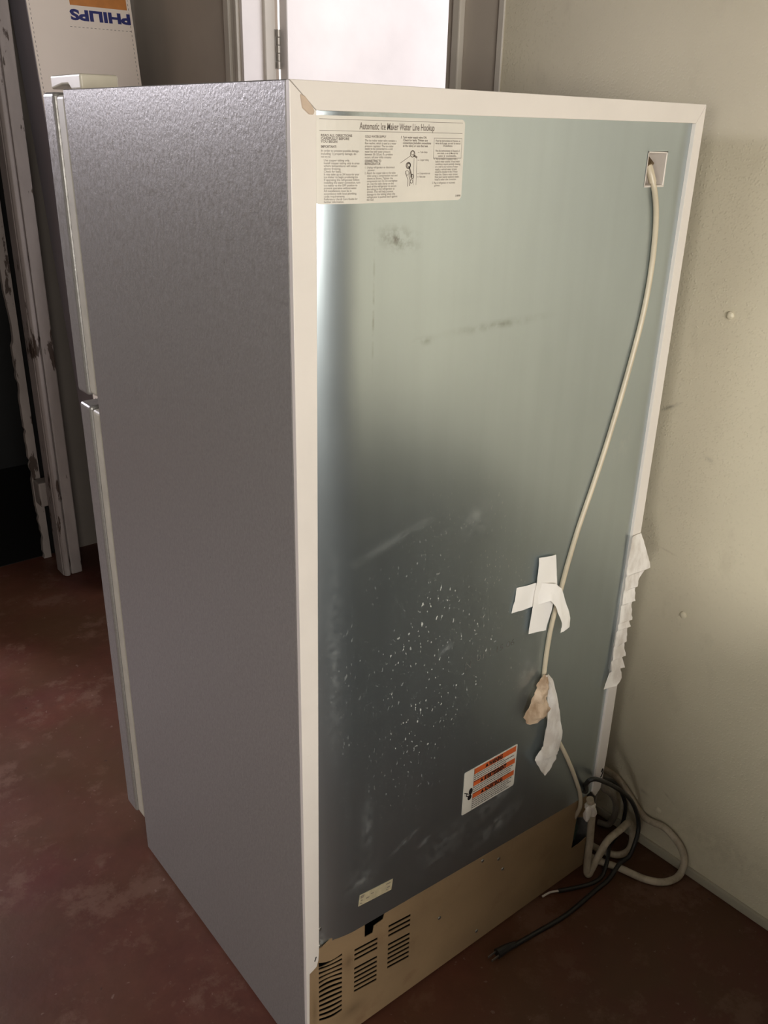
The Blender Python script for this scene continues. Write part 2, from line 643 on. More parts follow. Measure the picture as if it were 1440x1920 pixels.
box(bm, (-2.42, -1.25, 0), (-2.3, 4.1, ZC))
box(bm, (-2.42, -2.25, 0), (-2.3, -1.25, .88))
box(bm, (-2.42, -2.25, 1.72), (-2.3, -1.25, ZC))
struct(from_bm('wall_left', bm, M_ROOM))
bm = bmesh.new()
for a, b in (((-2.39, -2.25, .88), (-2.33, -2.2, 1.72)), ((-2.39, -1.3, .88), (-2.33, -1.25, 1.72)), ((-2.39, -2.2, .88), (-2.33, -1.3, .93)), ((-2.39, -2.2, 1.67), (-2.33, -1.3, 1.72))):
    box(bm, a, b)
w4 = struct(from_bm('window_3', bm, M_TRIM))
boxo('pane', (-2.363, -2.2, .93), (-2.357, -1.3, 1.67), M_GLASS, w4)
bm = bmesh.new()
box(bm, (-2.3, -3.12, 0), (-1.82, -3.0, ZC))
box(bm, (-.28, -3.12, 0), (1.02, -3.0, ZC))
box(bm, (-1.82, -3.12, 0), (-.28, -3.0, .96))
box(bm, (-1.82, -3.12, 1.96), (-.28, -3.0, ZC))
struct(from_bm('wall_front', bm, M_ROOM))
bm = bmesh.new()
prism(bm, [(-.2, -1.12), (xw(-1.0) - .005, -1.12), (xw(-.66) - .006, -.66), (.46, -.66), (.46, -1.0), (-.2, -1.0)], 0, .78, 'z')  # unseen blocker, added to shade the lower wall, floor and reflections
struct(from_bm('low_light_blocker', bm, M_BROWN), 'low dark partition behind the viewpoint')
for nm, (x0, x1, y0, y1, z0, z1) in (('window_1', (-1.82, -.28, -3.1, -3.04, .96, 1.96)), ('window_2', (-1.7, -1.2, 4.02, 4.08, 1.96, 2.42))):
    bm = bmesh.new()
    box(bm, (x0, y0, z0), (x0 + .05, y1, z1))
    box(bm, (x1 - .05, y0, z0), (x1, y1, z1))
    box(bm, (x0 + .05, y0, z0), (x1 - .05, y1, z0 + .05))
    box(bm, (x0 + .05, y0, z1 - .05), (x1 - .05, y1, z1))
    wn = struct(from_bm(nm, bm, M_TRIM))
    boxo('pane', (x0 + .05, (y0 + y1) / 2 - .003, z0 + .05), (x1 - .05, (y0 + y1) / 2 + .003, z1 - .05), M_GLASS, wn)

# ------------------------------------------------------------------ doorway in the right wall, door standing open outside
struct(rwall('trim_1', .677, .70, 0, 2.12, -.016, .0, M_TRIM, None, .003, 2), 'near casing of the bright doorway')
struct(rwall('trim_2', .699, .719, 0, 2.09, -.010, .12, M_PAINT, None, .002))
bm = bmesh.new()
for y0, y1, f in ((1.560, 1.575, -.010), (1.573, 1.597, -.006), (1.595, 1.622, -.014)):
    prism(bm, [(xw(y0) + f, y0), (xw(y1) + f, y1), (xw(y1) + .001, y1), (xw(y0) + .001, y0)], 0, 2.12, 'z')
struct(from_bm('trim_3', bm, M_TRIM, None, bevel=.003, segs=2), 'moulded far casing of the bright doorway')
boxo_l = rwall('trim_4', 1.548, 1.562, 0, 2.07, .002, .075, M_LEAF)
struct(boxo_l, 'far jamb lining lit by daylight')
struct(rwall('trim_5', 1.535, 1.562, 0, 2.07, .066, .100, M_TRIM, None, .002), 'door stop on the far jamb')
# door leaf, open outward against the far side, its face to the daylight
dl = bmesh.new()
xd = xw(1.53) + .116
box(dl, (xd, 1.50, .012), (xd + .80, 1.54, 2.04))
d1 = struct(from_bm('door_1', dl, M_LEAF, None, bevel=.002), 'white door standing open outside the doorway, bright with daylight')
for zc in (1.68, .95, .25):
    bm = bmesh.new()
    for k in range(5):
        tube(bm, [(xd - .011, 1.528, zc - .05 + k * .02 + .001), (xd - .011, 1.528, zc - .05 + k * .02 + .019)], .0065 if k % 2 == 0 else .0055, 10, 1, False)
    box(bm, (xd - .02, 1.533, zc - .05), (xd + .002, 1.536, zc + .05))
    from_bm('hinge', bm, M_HINGE, d1, smooth=True)
struct(boxo('ground', (.99, -2.5, -.12), (6, 8, -.02), M_OUT), 'concrete ground outside the doorway')

# ------------------------------------------------------------------ peeling frame of the dark doorway
fr = struct(prismo('door_frame_1', [(.345, 1.998), (.384, 1.998), (.384, YB), (.375, YB), (.375, 2.07), (.345, 2.07)], 0, 2.1, 'z', M_JAMBP, None, .004, 2),
            'deep wooden doorway frame with flaking white paint')
prismo('bead', [(.319, 1.997), (.326, 1.988), (.336, 1.988), (.342, 1.997), (.342, 2.02), (.319, 2.02)], 0.002, 2.1, 'z', M_JAMBP, fr, .003, 2)
prismo('jamb_lining', [(.317, 2.004), (.346, 2.004), (.346, 2.064), (.317, 2.064)], 0.001, 2.1, 'z', M_JAMBP, fr, .002)
prismo('slot_back', [(.356, 2.09), (.384, 2.09), (.384, 2.30), (.356, 2.30)], 0, 2.1, 'z', M_DARK, fr)
# far post, its left edge ragged where the wood and paint have broken away
rnd = random.Random(3)
prof = []
for i in range(150):
    z = i * 2.1 / 149
    e = .307 + rnd.uniform(-.0006, .0010)
    if .80 < z < .98:
        e += .009 * min(1, (z - .80) / .02) * min(1, (.98 - z) / .11)
    if z < .2:
        e += rnd.uniform(0, .006)
    if rnd.random() < .12:
        e += rnd.uniform(.002, .006)
    prof.append((e, z))
prismo('post', prof + [(.337, 2.1), (.337, 0)], 2.18, 2.20, 'y', M_POSTP, fr)
boxo('latch_block', (.309, 2.12, .225), (.356, 2.179, .315), M_POSTP, fr, .006, 2)

# ------------------------------------------------------------------ refrigerator
FR = thing('refrigerator', 'silver and white two door refrigerator seen from its bare metal back', 'refrigerator')
FW_, FD, FH = .75, .627, 1.525
sp = boxo('side_panel', (0, .0014, .006), (.004, FD, FH), M_SIDE, FR, .0012)
sp['label'] = 'silver grey pebbled side panel'
boxo('side_panel', (FW_ - .004, .0014, .006), (FW_, FD, FH), M_SIDE, FR, .0012)
boxo('top_panel', (.004, .0, FH - .004), (FW_ - .004, FD, FH - .0002), M_ENAMEL, FR)
ib = boxo('inner_body', (.0042, .035, .262), (FW_ - .0042, FD - .001, FH - .0042), M_DARK, FR)
boxo('base_tray', (.0042, .02, .006), (FW_ - .0042, FD - .001, .02), M_DARK, FR)
boxo('base_front', (.0042, FD - .02, .02), (FW_ - .0042, FD - .001, .262), M_DARK, FR)

# white folded edge round the back
bm = bmesh.new()
Y0, Y1 = -.006, .0012
prism(bm, [(0.0004, FH), (.0338, 1.4967), (.7296, 1.4985), (FW_ - .0004, FH)], Y0, Y1, 'y')
prism(bm, [(0.0, FH - .0006), (0, .006), (.0042, .006), (.0052, .13), (.0067, .2256), (.0155, .2295), (.0204, .2324), (.0240, .244), (.0254, .262), (.0335, 1.4962)], Y0, Y1, 'y')
prism(bm, [(FW_, FH - .0006), (.7299, 1.4980), (.7205, .26), (.7190, .22), (.7310, .2025), (.7390, .2100), (.7462, .216), (FW_, .3)], Y0, Y1, 'y')
prism(bm, [(.0322, 1.4985), (.0338, 1.4967), (.0254, .262), (.0238, .262)], Y1 - .0002, .016, 'y')
prism(bm, [(.7299, 1.4980), (.7315, 1.4980), (.7221, .26), (.7205, .26)], Y1 - .0002, .016, 'y')
from_bm('back_frame', bm, M_ENAMEL, FR, bevel=.0007, segs=2)['label'] = 'white enamel edge framing the back'


def yp(x):
    t = max(0.0, min(1.0, (.100 - x) / .076))          # bent flange along the left edge
    r = max(0.0, min(1.0, (x - .695) / .038))          # and a sharper one on the right
    return -.0050 + .018 * t ** 1.9 + .007 * r ** 1.8


def zb(x):
    return .2620 - .0615 * (x - .025) - .02 * max(0.0, min(1.0, (.056 - x) / .010))


xs = sorted(set([round(.024 + .005 * i, 4) for i in range(17)] + [round(.11 + .03 * i, 4) for i in range(17)] + [.622, .668, .64]
                + [round(.676 + .005 * i, 4) for i in range(12)] + [.733]))
zs = [None] + [.3 + .05 * i for i in range(22)] + [1.4105, 1.458, 1.48, 1.503]
bm = bmesh.new()
g = [[bm.verts.new((x, yp(x), zb(x) if z is None else z)) for x in xs] for z in zs]
for i in range(len(zs) - 1):
    for j in range(len(xs) - 1):
        if zs[i] is not None and abs(zs[i] - 1.4105) < 1e-6 and .622 - 1e-6 <= xs[j] and xs[j + 1] <= .668 + 1e-6:
            continue
        bm.faces.new((g[i][j], g[i][j + 1], g[i + 1][j + 1], g[i + 1][j]))
bp = from_bm('back_panel', bm, M_METAL, FR, smooth=True, angle=0)
bp['label'] = 'dull galvanised back sheet with scuffs and dust'
YP = -.0048

# lower fibreboard cover with three louvre columns
bm = bmesh.new()
CY0, CY1 = .0012, .0026
def seg(x0, x1, z0, za, zb_):
    prism(bm, [(x0, z0), (x1, z0), (x1, zb_), (x0, za)], CY0, CY1, 'y')
def ct(x):
    return .2585 - .0610 * (x - .025) + .009 * max(0.0, min(1.0, (x - .035) / .02))
def louvres(x0, x1, zt0, zt1, zb0, zb1, n, skip=(), bow=0.0, slot=.52):
    """bars left standing between n slots; slots dip by bow in the middle; z at both ends interpolated"""
    K = 8
    def zz(t, u):            # t 0 top .. 1 bottom, u 0..1 along x
        a = zt0 + (zb0 - zt0) * t
        b = zt1 + (zb1 - zt1) * t
        return a + (b - a) * u - bow * math.sin(math.pi * u) * (1 - .6 * t)
    edges = []
    for k in range(n):
        if k in skip:
            continue
        edges.append((k / n, (k + slot) / n))
    bars = []
    prev = 0.0
    for a, b in edges:
        if a > prev + 1e-6:
            bars.append((prev, a))
        prev = b
    for a, b in bars + [(prev, 1.0)]:
        if b - a < 1e-4:
            continue
        rows = []
        for q in range(K + 1):
            u = q / K
            X = x0 + (x1 - x0) * u
            wv = (.006 * math.sin(math.pi * u) * (1 - abs(2 * a - .7)) if bow else 0)
            rows.append([bm.verts.new((X, y + wv, z)) for y, z in ((CY0, zz(b, u)), (CY0, zz(a + (.045 * (1 - u) ** 2 if bow and .02 < a < .06 else 0), u)), (CY1, zz(a + (.045 * (1 - u) ** 2 if bow and .02 < a < .06 else 0), u)), (CY1, zz(b, u)))])
        for p_, q_ in zip(rows, rows[1:]):
            for k in range(4):
                bm.faces.new((p_[k], q_[k], q_[(k + 1) % 4], p_[(k + 1) % 4]))
    return zz
seg(.0045, .029, .006, .2585, ct(.029))
# column 1 (bent)
z1 = louvres(.029, .077, .2275, .2150, .083, .070, 13, bow=.006)
for q in range(6):
    u0, u1 = q / 6, (q + 1) / 6
    X0, X1 = .029 + .048 * u0, .029 + .048 * u1
    prism(bm, [(X0, z1(0, u0)), (X1, z1(0, u1)), (X1, ct(X1)), (X0, ct(X0))], CY0, CY1, 'y')
    prism(bm, [(X0, .006), (X1, .006), (X1, z1(1, u1)), (X0, z1(1, u0))], CY0, CY1, 'y')
seg(.077, .1025, .006, ct(.077), ct(.1025))
z2 = louvres(.1025, .153, .2045, .1975, .0945, .086, 10, skip=(3,))
prism(bm, [(.1025, z2(0, 0)), (.124, z2(0, .43)), (.124, ct(.124)), (.1025, ct(.1025))], CY0, CY1, 'y')
prism(bm, [(.124, z2(0, .43)), (.142, z2(0, .78)), (.142, .2160), (.124, .2172)], CY0, CY1, 'y')
prism(bm, [(.142, z2(0, .78)), (.153, z2(0, 1)), (.153, .2315), (.144, .2307), (.142, .2160)], CY0, CY1, 'y')
prism(bm, [(.1025, .006), (.153, .006), (.153, z2(1, 1)), (.1025, z2(1, 0))], CY0, CY1, 'y')
prism(bm, [(.153, .006), (.177, .006), (.177, ct(.177) - .003), (.167, .2436), (.1638, .232), (.153, .2315)], CY0, CY1, 'y')
z3 = louvres(.177, .228, .2085, .2015, .0965, .088, 10, skip=(3,))
prism(bm, [(.177, z3(0, 0)), (.228, z3(0, 1)), (.228, ct(.228)), (.177, ct(.177) - .003)], CY0, CY1, 'y')
prism(bm, [(.177, .006), (.228, .006), (.228, z3(1, 1)), (.177, z3(1, 0))], CY0, CY1, 'y')
prism(bm, [(.228, .006), (.733, .006), (.731, .085), (.706, .0795), (.683, .0808), (.6865, .165), (.696, .160), (.706, .155), (.716, .150),
           (.733, .160), (.733, .196), (.7207, .200), (.691, ct(.691)), (.228, ct(.228))], CY0, CY1, 'y')
cv = from_bm('lower_cover', bm, M_COVER, FR)
cv['label'] = 'brown fibreboard cover with dark louvre slots and stains'
# a torn flap of the bent louvres and the valve seen in the corner opening
bm = bmesh.new()
prism(bm, [(.682, .083), (.708, .082), (.716, .11), (.704, .15), (.688, .16)], .012, .03, 'y')
from_bm('water_valve', bm, M_TEAL, FR, bevel=.003)
tubeo('cord_grommet', [(.6930, -.0040, .2390), (.6930, -.0072, .2402)], .0085, M_CORD, FR, 12, 2)
# screws
for x, z in ((.030, .305), (.030, .268), (.405, .218), (.465, .160), (.45, .195), (.405, .035), (.3, .0425 + .1), (.735, .245)):
    bm = bmesh.new()
    bmesh.ops.create_uvsphere(bm, u_segments=10, v_segments=6, radius=.004)
    bmesh.ops.scale(bm, vec=(1, .45, 1), verts=bm.verts)
    bmesh.ops.translate(bm, vec=(x, .001 if z < .25 and x < .7 else (-.006 if x > .7 else -.001), z), verts=bm.verts)
    from_bm('screw', bm, M_SCREW, FR, smooth=True, angle=0)
# exposed foam at the split top left mitre
bm = bmesh.new()
prism(bm, [(.0126, 1.5117), (.0185, 1.5099), (.0271, 1.5011), (.0305, 1.4958), (.0290, 1.4925), (.0235, 1.4925), (.015, 1.4987)], -.0075, -.005, 'y')
from_bm('foam_scrap', bm, M_FOAM, FR, bevel=.0008)['label'] = 'tan foam bulging from the split corner'
# hook shaped scratch on the right edge
tubeo('paint_chip', [(.7395, -.0062, .262), (.742, -.0062, .270), (.7445, -.0062, .262), (.7415, -.0062, .251), (.738, -.0062, .250)], .0013, M_BLACK, FR, 6, 3)
tubeo('paint_chip', [(.0165, -.0062, .248), (.0195, -.0062, .256)], .0010, M_BLACK, FR, 6, 2)

# doors
def door(name, z0, z1):
    d = boxo(name, (-.003, .664, z0), (FW_ + .003, .712, z1), M_SIDE, FR, .006, 3)
    bm = bmesh.new()
    box(bm, (.001, .6285, z0 + .004), (FW_ - .001, .664, z1 - .004))
    from_bm('gasket', bm, M_GASKET, d, bevel=.006, segs=3)['label'] = 'cream rubber door seal'
    return d
door('freezer_door', 1.032, 1.522)
door('lower_door', .078, 1.012)
bm = bmesh.new()
box(bm, (.02, .60, 1.012), (.73, .628, 1.032))
hc = bmesh.new()
prism(hc, [(.748, 1.5275), (.748, 1.5485), (.62, 1.5485), (.62, 1.5255), (.66, 1.5255), (.672, 1.5335), (.70, 1.5335)], .0262, .088, 'x')
from_bm('hinge_cover', hc, M_HINGEC, FR, bevel=.0035, segs=3)
bm.free()

# inlet cup, fitting, water tube
bm = bmesh.new()
X0, X1, Z0, Z1 = .6212, .6688, 1.4098, 1.4587
fy = YP - .0008
for a, b in (((X0, fy, Z0), (X0 + .0022, .03, Z1)), ((X1 - .0022, fy, Z0), (X1, .03, Z1)), ((X0, fy, Z0), (X1, .03, Z0 + .0022)),
             ((X0, fy, Z1 - .0022), (X1, .03, Z1)), ((X0, .028, Z0), (X1, .031, Z1))):
    box(bm, a, b)
from_bm('inlet_cup', bm, M_CUP, FR, bevel=.0005)
bm = bmesh.new()
tube(bm, [(.6330, .014, 1.4500), (.6345, .000, 1.4370)], .0092, 6, 1, False)
tube(bm, [(.6330, .028, 1.4540), (.6330, .012, 1.4490)], .0070, 12, 1, False)
from_bm('inlet_fitting', bm, M_BRASS, FR, bevel=.0006)
tubeo('tube_collar', [(.6342, .0015, 1.4390), (.6365, -.0035, 1.4270), (.6395, -.0062, 1.4160)], .0060, M_TUBE, FR, 12, 4)
TB = [(.6342, .002, 1.440), (.6368, -.004, 1.425), (.6425, -.009, 1.406), (.6535, -.0095, 1.3758), (.6600, -.0095, 1.3367), (.6622, -.0095, 1.2804), (.6570, -.0095, 1.2186),
      (.6432, -.0095, 1.1499), (.6243, -.0095, 1.0747), (.6029, -.0095, 1.0005), (.5806, -.0095, .9343), (.5584, -.0095, .8716), (.5428, -.0095, .816),
      (.5305, -.0095, .7634), (.5206, -.0095, .7195), (.5141, -.0095, .6789), (.5113, -.0095, .6307), (.5117, -.0095, .591), (.5153, -.0095, .5539),
      (.5357, -.0095, .4999), (.5709, -.0095, .4326), (.6107, -.0095, .3652), (.6482, -.0095, .2934), (.6722, -.009, .2397), (.6817, -.006, .2), (.684, .004, .1659), (.69, .014, .14)]
tb = tubeo('water_tube', TB, .0043, M_TUBE, FR, 10, 6)
tb['label'] = 'cloudy plastic water tube running down the back'

# stickers ------------------------------------------------------------------
def rounded(x0, x1, z0, z1, r, n=5, corners=(1, 1, 1, 1)):
    out = []
    for k, (cx, cz, a0) in enumerate(((x1 - r, z1 - r, 0), (x0 + r, z1 - r, 90), (x0 + r, z0 + r, 180), (x1 - r, z0 + r, 270))):
        if corners[k]:
            for i in range(n + 1):
                a = math.radians(a0 + 90 * i / n)
                out.append((cx + r * math.cos(a), cz + r * math.sin(a)))
        else:
            out.append(((x0, x1)[k in (0, 3)], (z0, z1)[k < 2]))
    return out


def sticker(name, pts, m, label, y=None):
    """thin film following the sheet's profile"""
    bm = bmesh.new()
    vs = [bm.verts.new((p[0], 0, p[1])) for p in pts]
    bm.faces.new(vs)
    x0, x1 = min(p[0] for p in pts), max(p[0] for p in pts)
    for k in range(1, 12):
        x = x0 + (x1 - x0) * (k / 12) ** 2
        bmesh.ops.bisect_plane(bm, geom=bm.verts[:] + bm.edges[:] + bm.faces[:], plane_co=(x, 0, 0), plane_no=(1, 0, 0))
    for v in bm.verts:
        v.co.y = yp(v.co.x) - .0006
    r = bmesh.ops.extrude_face_region(bm, geom=bm.faces[:])
    for v in r['geom']:
        if isinstance(v, bmesh.types.BMVert):
            v.co.y += .0005
    o = from_bm(name, bm, m, FR)
    o['label'] = label
    return o


def onto(bm, dy=.0008):
    for v in bm.verts:
        v.co.y = yp(v.co.x) - dy
    return bm


def quad(bm, pts):
    bm.faces.new([bm.verts.new((p[0], 0, p[1])) for p in pts])


LX0, LX1, LZ0, LZ1 = .0385, .2500, 1.4020, 1.4925
lab = sticker('instruction_label', rounded(LX0, LX1, LZ0, LZ1, .006, 5, (1, 0, 1, 1)), M_LABEL, 'cream printed water line instruction sheet')
T = [('Automatic Ice Maker Water Line Hookup', .1460, 1.4795, .0100, .016, .110, 'CENTER')]
def para(lines, x, z, dz, size, bold=0.0):
    for k, (s, wd) in enumerate(lines):
        if s:
            T.append((s, x, z - k * dz, size, bold, wd, 'LEFT'))
c1 = .0455
para([('READ ALL DIRECTIONS', .0360), ('CAREFULLY BEFORE', .0325), ('YOU BEGIN', .0185)], c1, 1.4715, .0031, .0036, .03)
para([('IMPORTANT:', .0175)], c1, 1.4602, .003, .0036, .03)
para([('In order to prevent possible damage,', .0450), ('including 1) property damage, do', .041), ('not try to:', .0105)], c1, 1.4562, .0030, .0033, .004)
para([('Use copper tubing only.', .030), ('Install copper tubing only in areas', .0425), ('where temperatures will remain', .0395), ('above freezing.', .0195), ('Check for leaks.', .020),
      ('It may take up to 24 hours for your', .0425), ('ice maker to begin producing ice.', .041), ('If operating the refrigerator before', .0425), ('installing the water connection, turn', .0438),
      ('ice maker to the OFF position to', .0400), ('prevent operation without water.', .0395), ('All installations must be in', .0325), ('accordance with local plumbing', .039),
      ('code requirements.', .0245), ('Reference Use & Care Guide for', .0405), ('further information.', .0235)], c1 + .003, 1.4465, .00288, .0033, .004)
c2 = .0985
para([('COLD WATER SUPPLY', .0300)], c2, 1.4712, .003, .0033, .025)
para([('The ice maker water valve contains a', .0450), ('flow washer, which is used as a water', .0450), ('pressure regulator. The ice maker', .0410), ('needs to be connected to a cold', .0395),
      ('water line with water pressure', .0365), ('between 30-120 psi. If a problem', .040), ('occurs, call your utility company.', .0385)], c2, 1.4672, .00288, .0033, .004)
para([('CONNECTING TO', .0235), ('REFRIGERATOR', .0225)], c2, 1.4458, .0030, .0036, .03)
para([('1. Unplug refrigerator or disconnect', .0430), ('    power.', .0105)], c2, 1.4392, .0029, .0033, .004)
para([('2. Attach the copper tube to the valve', .0448), ('    inlet using a compression nut and', .0440), ('    sleeve as shown. Tighten the', .0375), ('    compression nut. Do not overtighten', .0445),
      ('    on. Use the tube clamp on the', .0390), ('    back of the refrigerator to secure', .0430), ('    the tubing to the refrigerator as', .0405), ('    shown. This will help prevent', .0385),
      ('    damage to the tubing when the', .0412), ('    refrigerator is pushed back against', .0448), ('    the wall.', .0105)], c2, 1.4332, .00285, .0033, .004)
c3 = .1500
para([('3. Turn water supply valve ON.', .0395), ('    Check for leaks. Tighten any', .0375), ('    connections (including connections', .0430), ('    at the valve) or nuts that leak.', .0385)], c3, 1.4710, .0030, .0034, .02)
para([('Tube clamp', .0112)], .1800, 1.4555, .003, .003, .006)
para([('Copper tubing', .0135)], .1800, 1.4470, .003, .003, .006)
para([('Compression nut', .0165)], .1800, 1.4322, .003, .003, .006)
para([('Valve inlet', .0095)], .1800, 1.4285, .003, .003, .006)
for k, (s, wd) in enumerate((('Pour les instructions en Francais, au', .0395), ('verso de la page, ou voir le manuel', .0405), ('d\'installation.', .0155), ('', 0),
                             ('Para las instrucciones en Espanol, al', .0385), ('otro lado, o en el Manual de', .0335), ('uso y cuidado.', .0300))):
    if s:
        T.append((s, .2235, 1.4680 - k * .00275, .0031, .012, wd, 'CENTER'))
c4 = .2015
para([('4. The ice maker is equipped with a', .0385), ('    built-in water strainer. If local water', .0395), ('    conditions require periodic cleaning', .0405), ('    or a well is your source of water', .0370),
      ('    supply, a second water strainer', .0355), ('    should be installed in the 1/4 inch', .0365), ('    water line. Obtain a water strainer', .0375), ('    from your nearest appliance dealer.', .0400),
      ('    Install at either tube connection.', .0350)], c4, 1.4480, .00288, .0033, .004)
para([('5. Plug in refrigerator or reconnect', .0375), ('    power.', .0095)], c4 - .001, 1.4212, .00288, .0033, .004)
para([('2188981', .0088)], .2395, 1.4060, .003, .0031, .02)
bm = text_pieces(T)
for z in (1.4886, 1.4772):
    for k in range(40):
        xa, xb = .044 + .202 * k / 40, .044 + .202 * (k + 1) / 40
        quad(bm, [(xa, z), (xb, z), (xb, z + .00045), (xa, z + .00045)])
for x0, x1, z0, z1 in ((.2008, .2462, 1.4715, 1.4720), (.2008, .2462, 1.4497, 1.4502), (.2008, .2012, 1.4497, 1.4720), (.2458, .2462, 1.4497, 1.4720)):
    quad(bm, [(x0, z0), (x1, z0), (x1, z1), (x0, z1)])
# line drawing of the valve and tubing
def stroke(pts, wd=.0004):
    for (ax, az), (bx, bz) in zip(pts, pts[1:]):
        d = Vector((bx - ax, bz - az)).normalized() * wd
        quad(bm, [(ax - d.y, az + d.x), (ax + d.y, az - d.x), (bx + d.y, bz - d.x), (bx - d.y, bz + d.x)])
def ring(cx, cz, r, wd=.0004, a0=0, a1=360, n=12, sq=1.0):
    stroke([(cx + r * math.cos(math.radians(a0 + (a1 - a0) * k / n)), cz + sq * r * math.sin(math.radians(a0 + (a1 - a0) * k / n))) for k in range(n + 1)], wd)
stroke([(.150, 1.4445), (.1655, 1.4525)], .0003)
ring(.1685, 1.4545, .0035, .0005)
ring(.1685, 1.4555, .0022, .0004)
stroke([(.1700, 1.4530), (.1755, 1.4505)], .0011)
for x in (.1708, .1752):
    stroke([(x, 1.4500), (x, 1.4205)], .00022)
ring(.1625, 1.4420, .0032, .0008)
ring(.1635, 1.4425, .0022, .0006)
stroke([(.1640, 1.4400), (.1668, 1.4335), (.1682, 1.4290)], .0010)
stroke([(.1585, 1.4360), (.1600, 1.4310), (.1625, 1.4265), (.1625, 1.4190)], .0004)
stroke([(.1655, 1.4350), (.1640, 1.4310), (.1660, 1.4260), (.1655, 1.4195)], .0005)
ring(.1690, 1.4300, .0022, .0006)
ring(.1610, 1.4340, .0025, .0003)
ring(.1680, 1.4245, .0020, .0004)
for z in (1.4562, 1.4478, 1.4330, 1.4293):
    stroke([(.1765, z), (.1790, z)], .0002)
from_bm('print', onto(bm), M_INK, lab)['kind'] = 'stuff'

# shock warning sticker
WX0, WX1, WZ0, WZ1 = .3320, .4640, .3725, .4665
wl = sticker('warning_label', rounded(WX0, WX1, WZ0, WZ1, .003), M_WLABEL, 'white warning sticker with three orange bands and a plug pictogram')
bm = bmesh.new()
BX0, BX1 = .3555, .4605
for z0, z1 in ((.4520, .4640), (.4255, .4370), (.3985, .4095)):
    quad(bm, [(BX0, z0), (BX1, z0), (BX1, z1), (BX0, z1)])
from_bm('orange_band', onto(bm), M_ORANGE, wl)
T = [('WARNING', .3920, .4535, .0130, .05, .0345, 'LEFT'), ('AVERTISSEMENT', .3820, .4264, .0125, .05, .0570, 'LEFT'), ('ADVERTENCIA', .3860, .3990, .0120, .05, .0465, 'LEFT')]
bm = text_pieces(T)
for cx, cz, s in ((.3865, .4548, .0042), (.3760, .4278, .0042), (.3800, .4004, .0042)):
    quad(bm, [(cx - s, cz), (cx + s, cz), (cx, cz + 1.7 * s)])
for k in range(10):                          # frame lines round the text fields
    pass
rl = random.Random(11)
def scribble(x0, x1, z, h=.0008):
    x = x0
    while x < x1:
        wd = rl.uniform(.002, .006)
        quad(bm, [(x, z), (min(x + wd, x1), z), (min(x + wd, x1), z + h), (x, z + h)])
        x += wd + .0010
for z0, n, sh in ((.4488, 4, .03), (.4222, 4, .004), (.3952, 5, .004)):
    for k in range(n):
        scribble(BX0 + .001, BX1 - (sh if k == 0 else .004 + .02 * rl.random()), z0 - k * .0046, .0016)
stroke([(BX0, .3735), (BX0, .466)], .0003)
# plug pictogram
def blob(cx, cz, rx, rz, n=12):
    quad(bm, [(cx + rx * math.cos(6.2832 * k / n), cz + rz * math.sin(6.2832 * k / n)) for k in range(n)])
blob(.3500, .4180, .0046, .0075)
blob(.3482, .4058, .0050, .0060)
stroke([(.3345, .4215), (.3400, .4180), (.3400, .4120), (.3445, .4100)], .0009)
stroke([(.3395, .4190), (.3450, .4140)], .0008)
from_bm('print', onto(bm, .0010), M_BLACK, wl)['kind'] = 'stuff'
# small yellowed sticker
sl = sticker('serial_sticker', [(.1043, .3081), (.1747, .3002), (.1774, .3226), (.1073, .331)], M_YLABEL, 'small yellowed paper sticker low on the back')
bm = bmesh.new()
for x0, x1, z in ((.1085, .1165, .3265), (.1085, .1150, .3235), (.109, .113, .3175), (.1078, .1112, .3115), (.163, .172, .3185), (.165, .171, .3105), (.163, .166, .3060), (.12, .127, .3155), (.13, .136, .3190)):
    quad(bm, [(x0, z), (x1, z - .0008), (x1, z + .0012), (x0, z + .0020)])
from_bm('print', onto(bm), M_INK, sl)['kind'] = 'stuff'
# faint stamped code
bm = text_pieces([('N', .3140, .684, .020, .0, None, 'LEFT'), ('01 1 15 06', .3400, .6900, .0170, .0, .088, 'LEFT')])
from_bm('stamped_code', onto(bm, .0004), M_FAINT, FR)

# ------------------------------------------------------------------ tape on the back
Yt = YP - .0026
def e3(pl, y):
    return [(p[0], y if not callable(y) else y(i / (len(pl) - 1)), p[1]) for i, p in enumerate(pl)]
tH = loft('tape_strip', e3([(.4212, .8002), (.4400, .7985), (.4611, .7974), (.480, .793), (.505, .786), (.521, .7726), (.5359, .7386), (.5500, .7080), (.5480, .6900)],
                           lambda t: Yt if t < .3 else (Yt - .012 * min(1, (t - .3) / .25)) - (.012 * max(0, t - .6))),
          e3([(.4125, .7562), (.4345, .7535), (.4565, .7523), (.474, .7545), (.4932, .7591), (.5050, .7450), (.5125, .7260), (.5220, .7060), (.5180, .6920)],
             lambda t: Yt if t < .3 else (Yt - .016 * min(1, (t - .3) / .25)) - (.020 * max(0, t - .6))),
          8, 34, M_TAPE, None, .0012, 4)
tag(tH, 'white tape strip crossing the tube sideways, its right end curled down', 'tape', 'tape left on the refrigerator back')
tV = loft('tape_strip', e3([(.4647, .8438), (.4645, .8014), (.4611, .7671), (.4562, .7026)], Yt - .0035),
          e3([(.5062, .8276 + .010), (.5184, .7772), (.5124, .7344), (.5004, .6945)], Yt - .0035), 6, 22, M_TAPE, None, .0008, 9)
tag(tV, 'flat upright white tape strip crossing another strip beside the tube', 'tape', 'tape left on the refrigerator back')
tT = loft('tape_scrap', [(.5060, -.014, .603), (.4900, -.016, .590), (.4784, -.018, .5750), (.4690, -.018, .5542), (.4627, -.018, .5314), (.4680, -.016, .5160)],
          [(.5105, -.016, .603), (.5110, -.024, .5817), (.5040, -.028, .5625), (.5100, -.028, .5420), (.5196, -.026, .5259), (.5150, -.018, .5060)],
          8, 22, M_TAN, None, .0035, 21, .0006, .006)
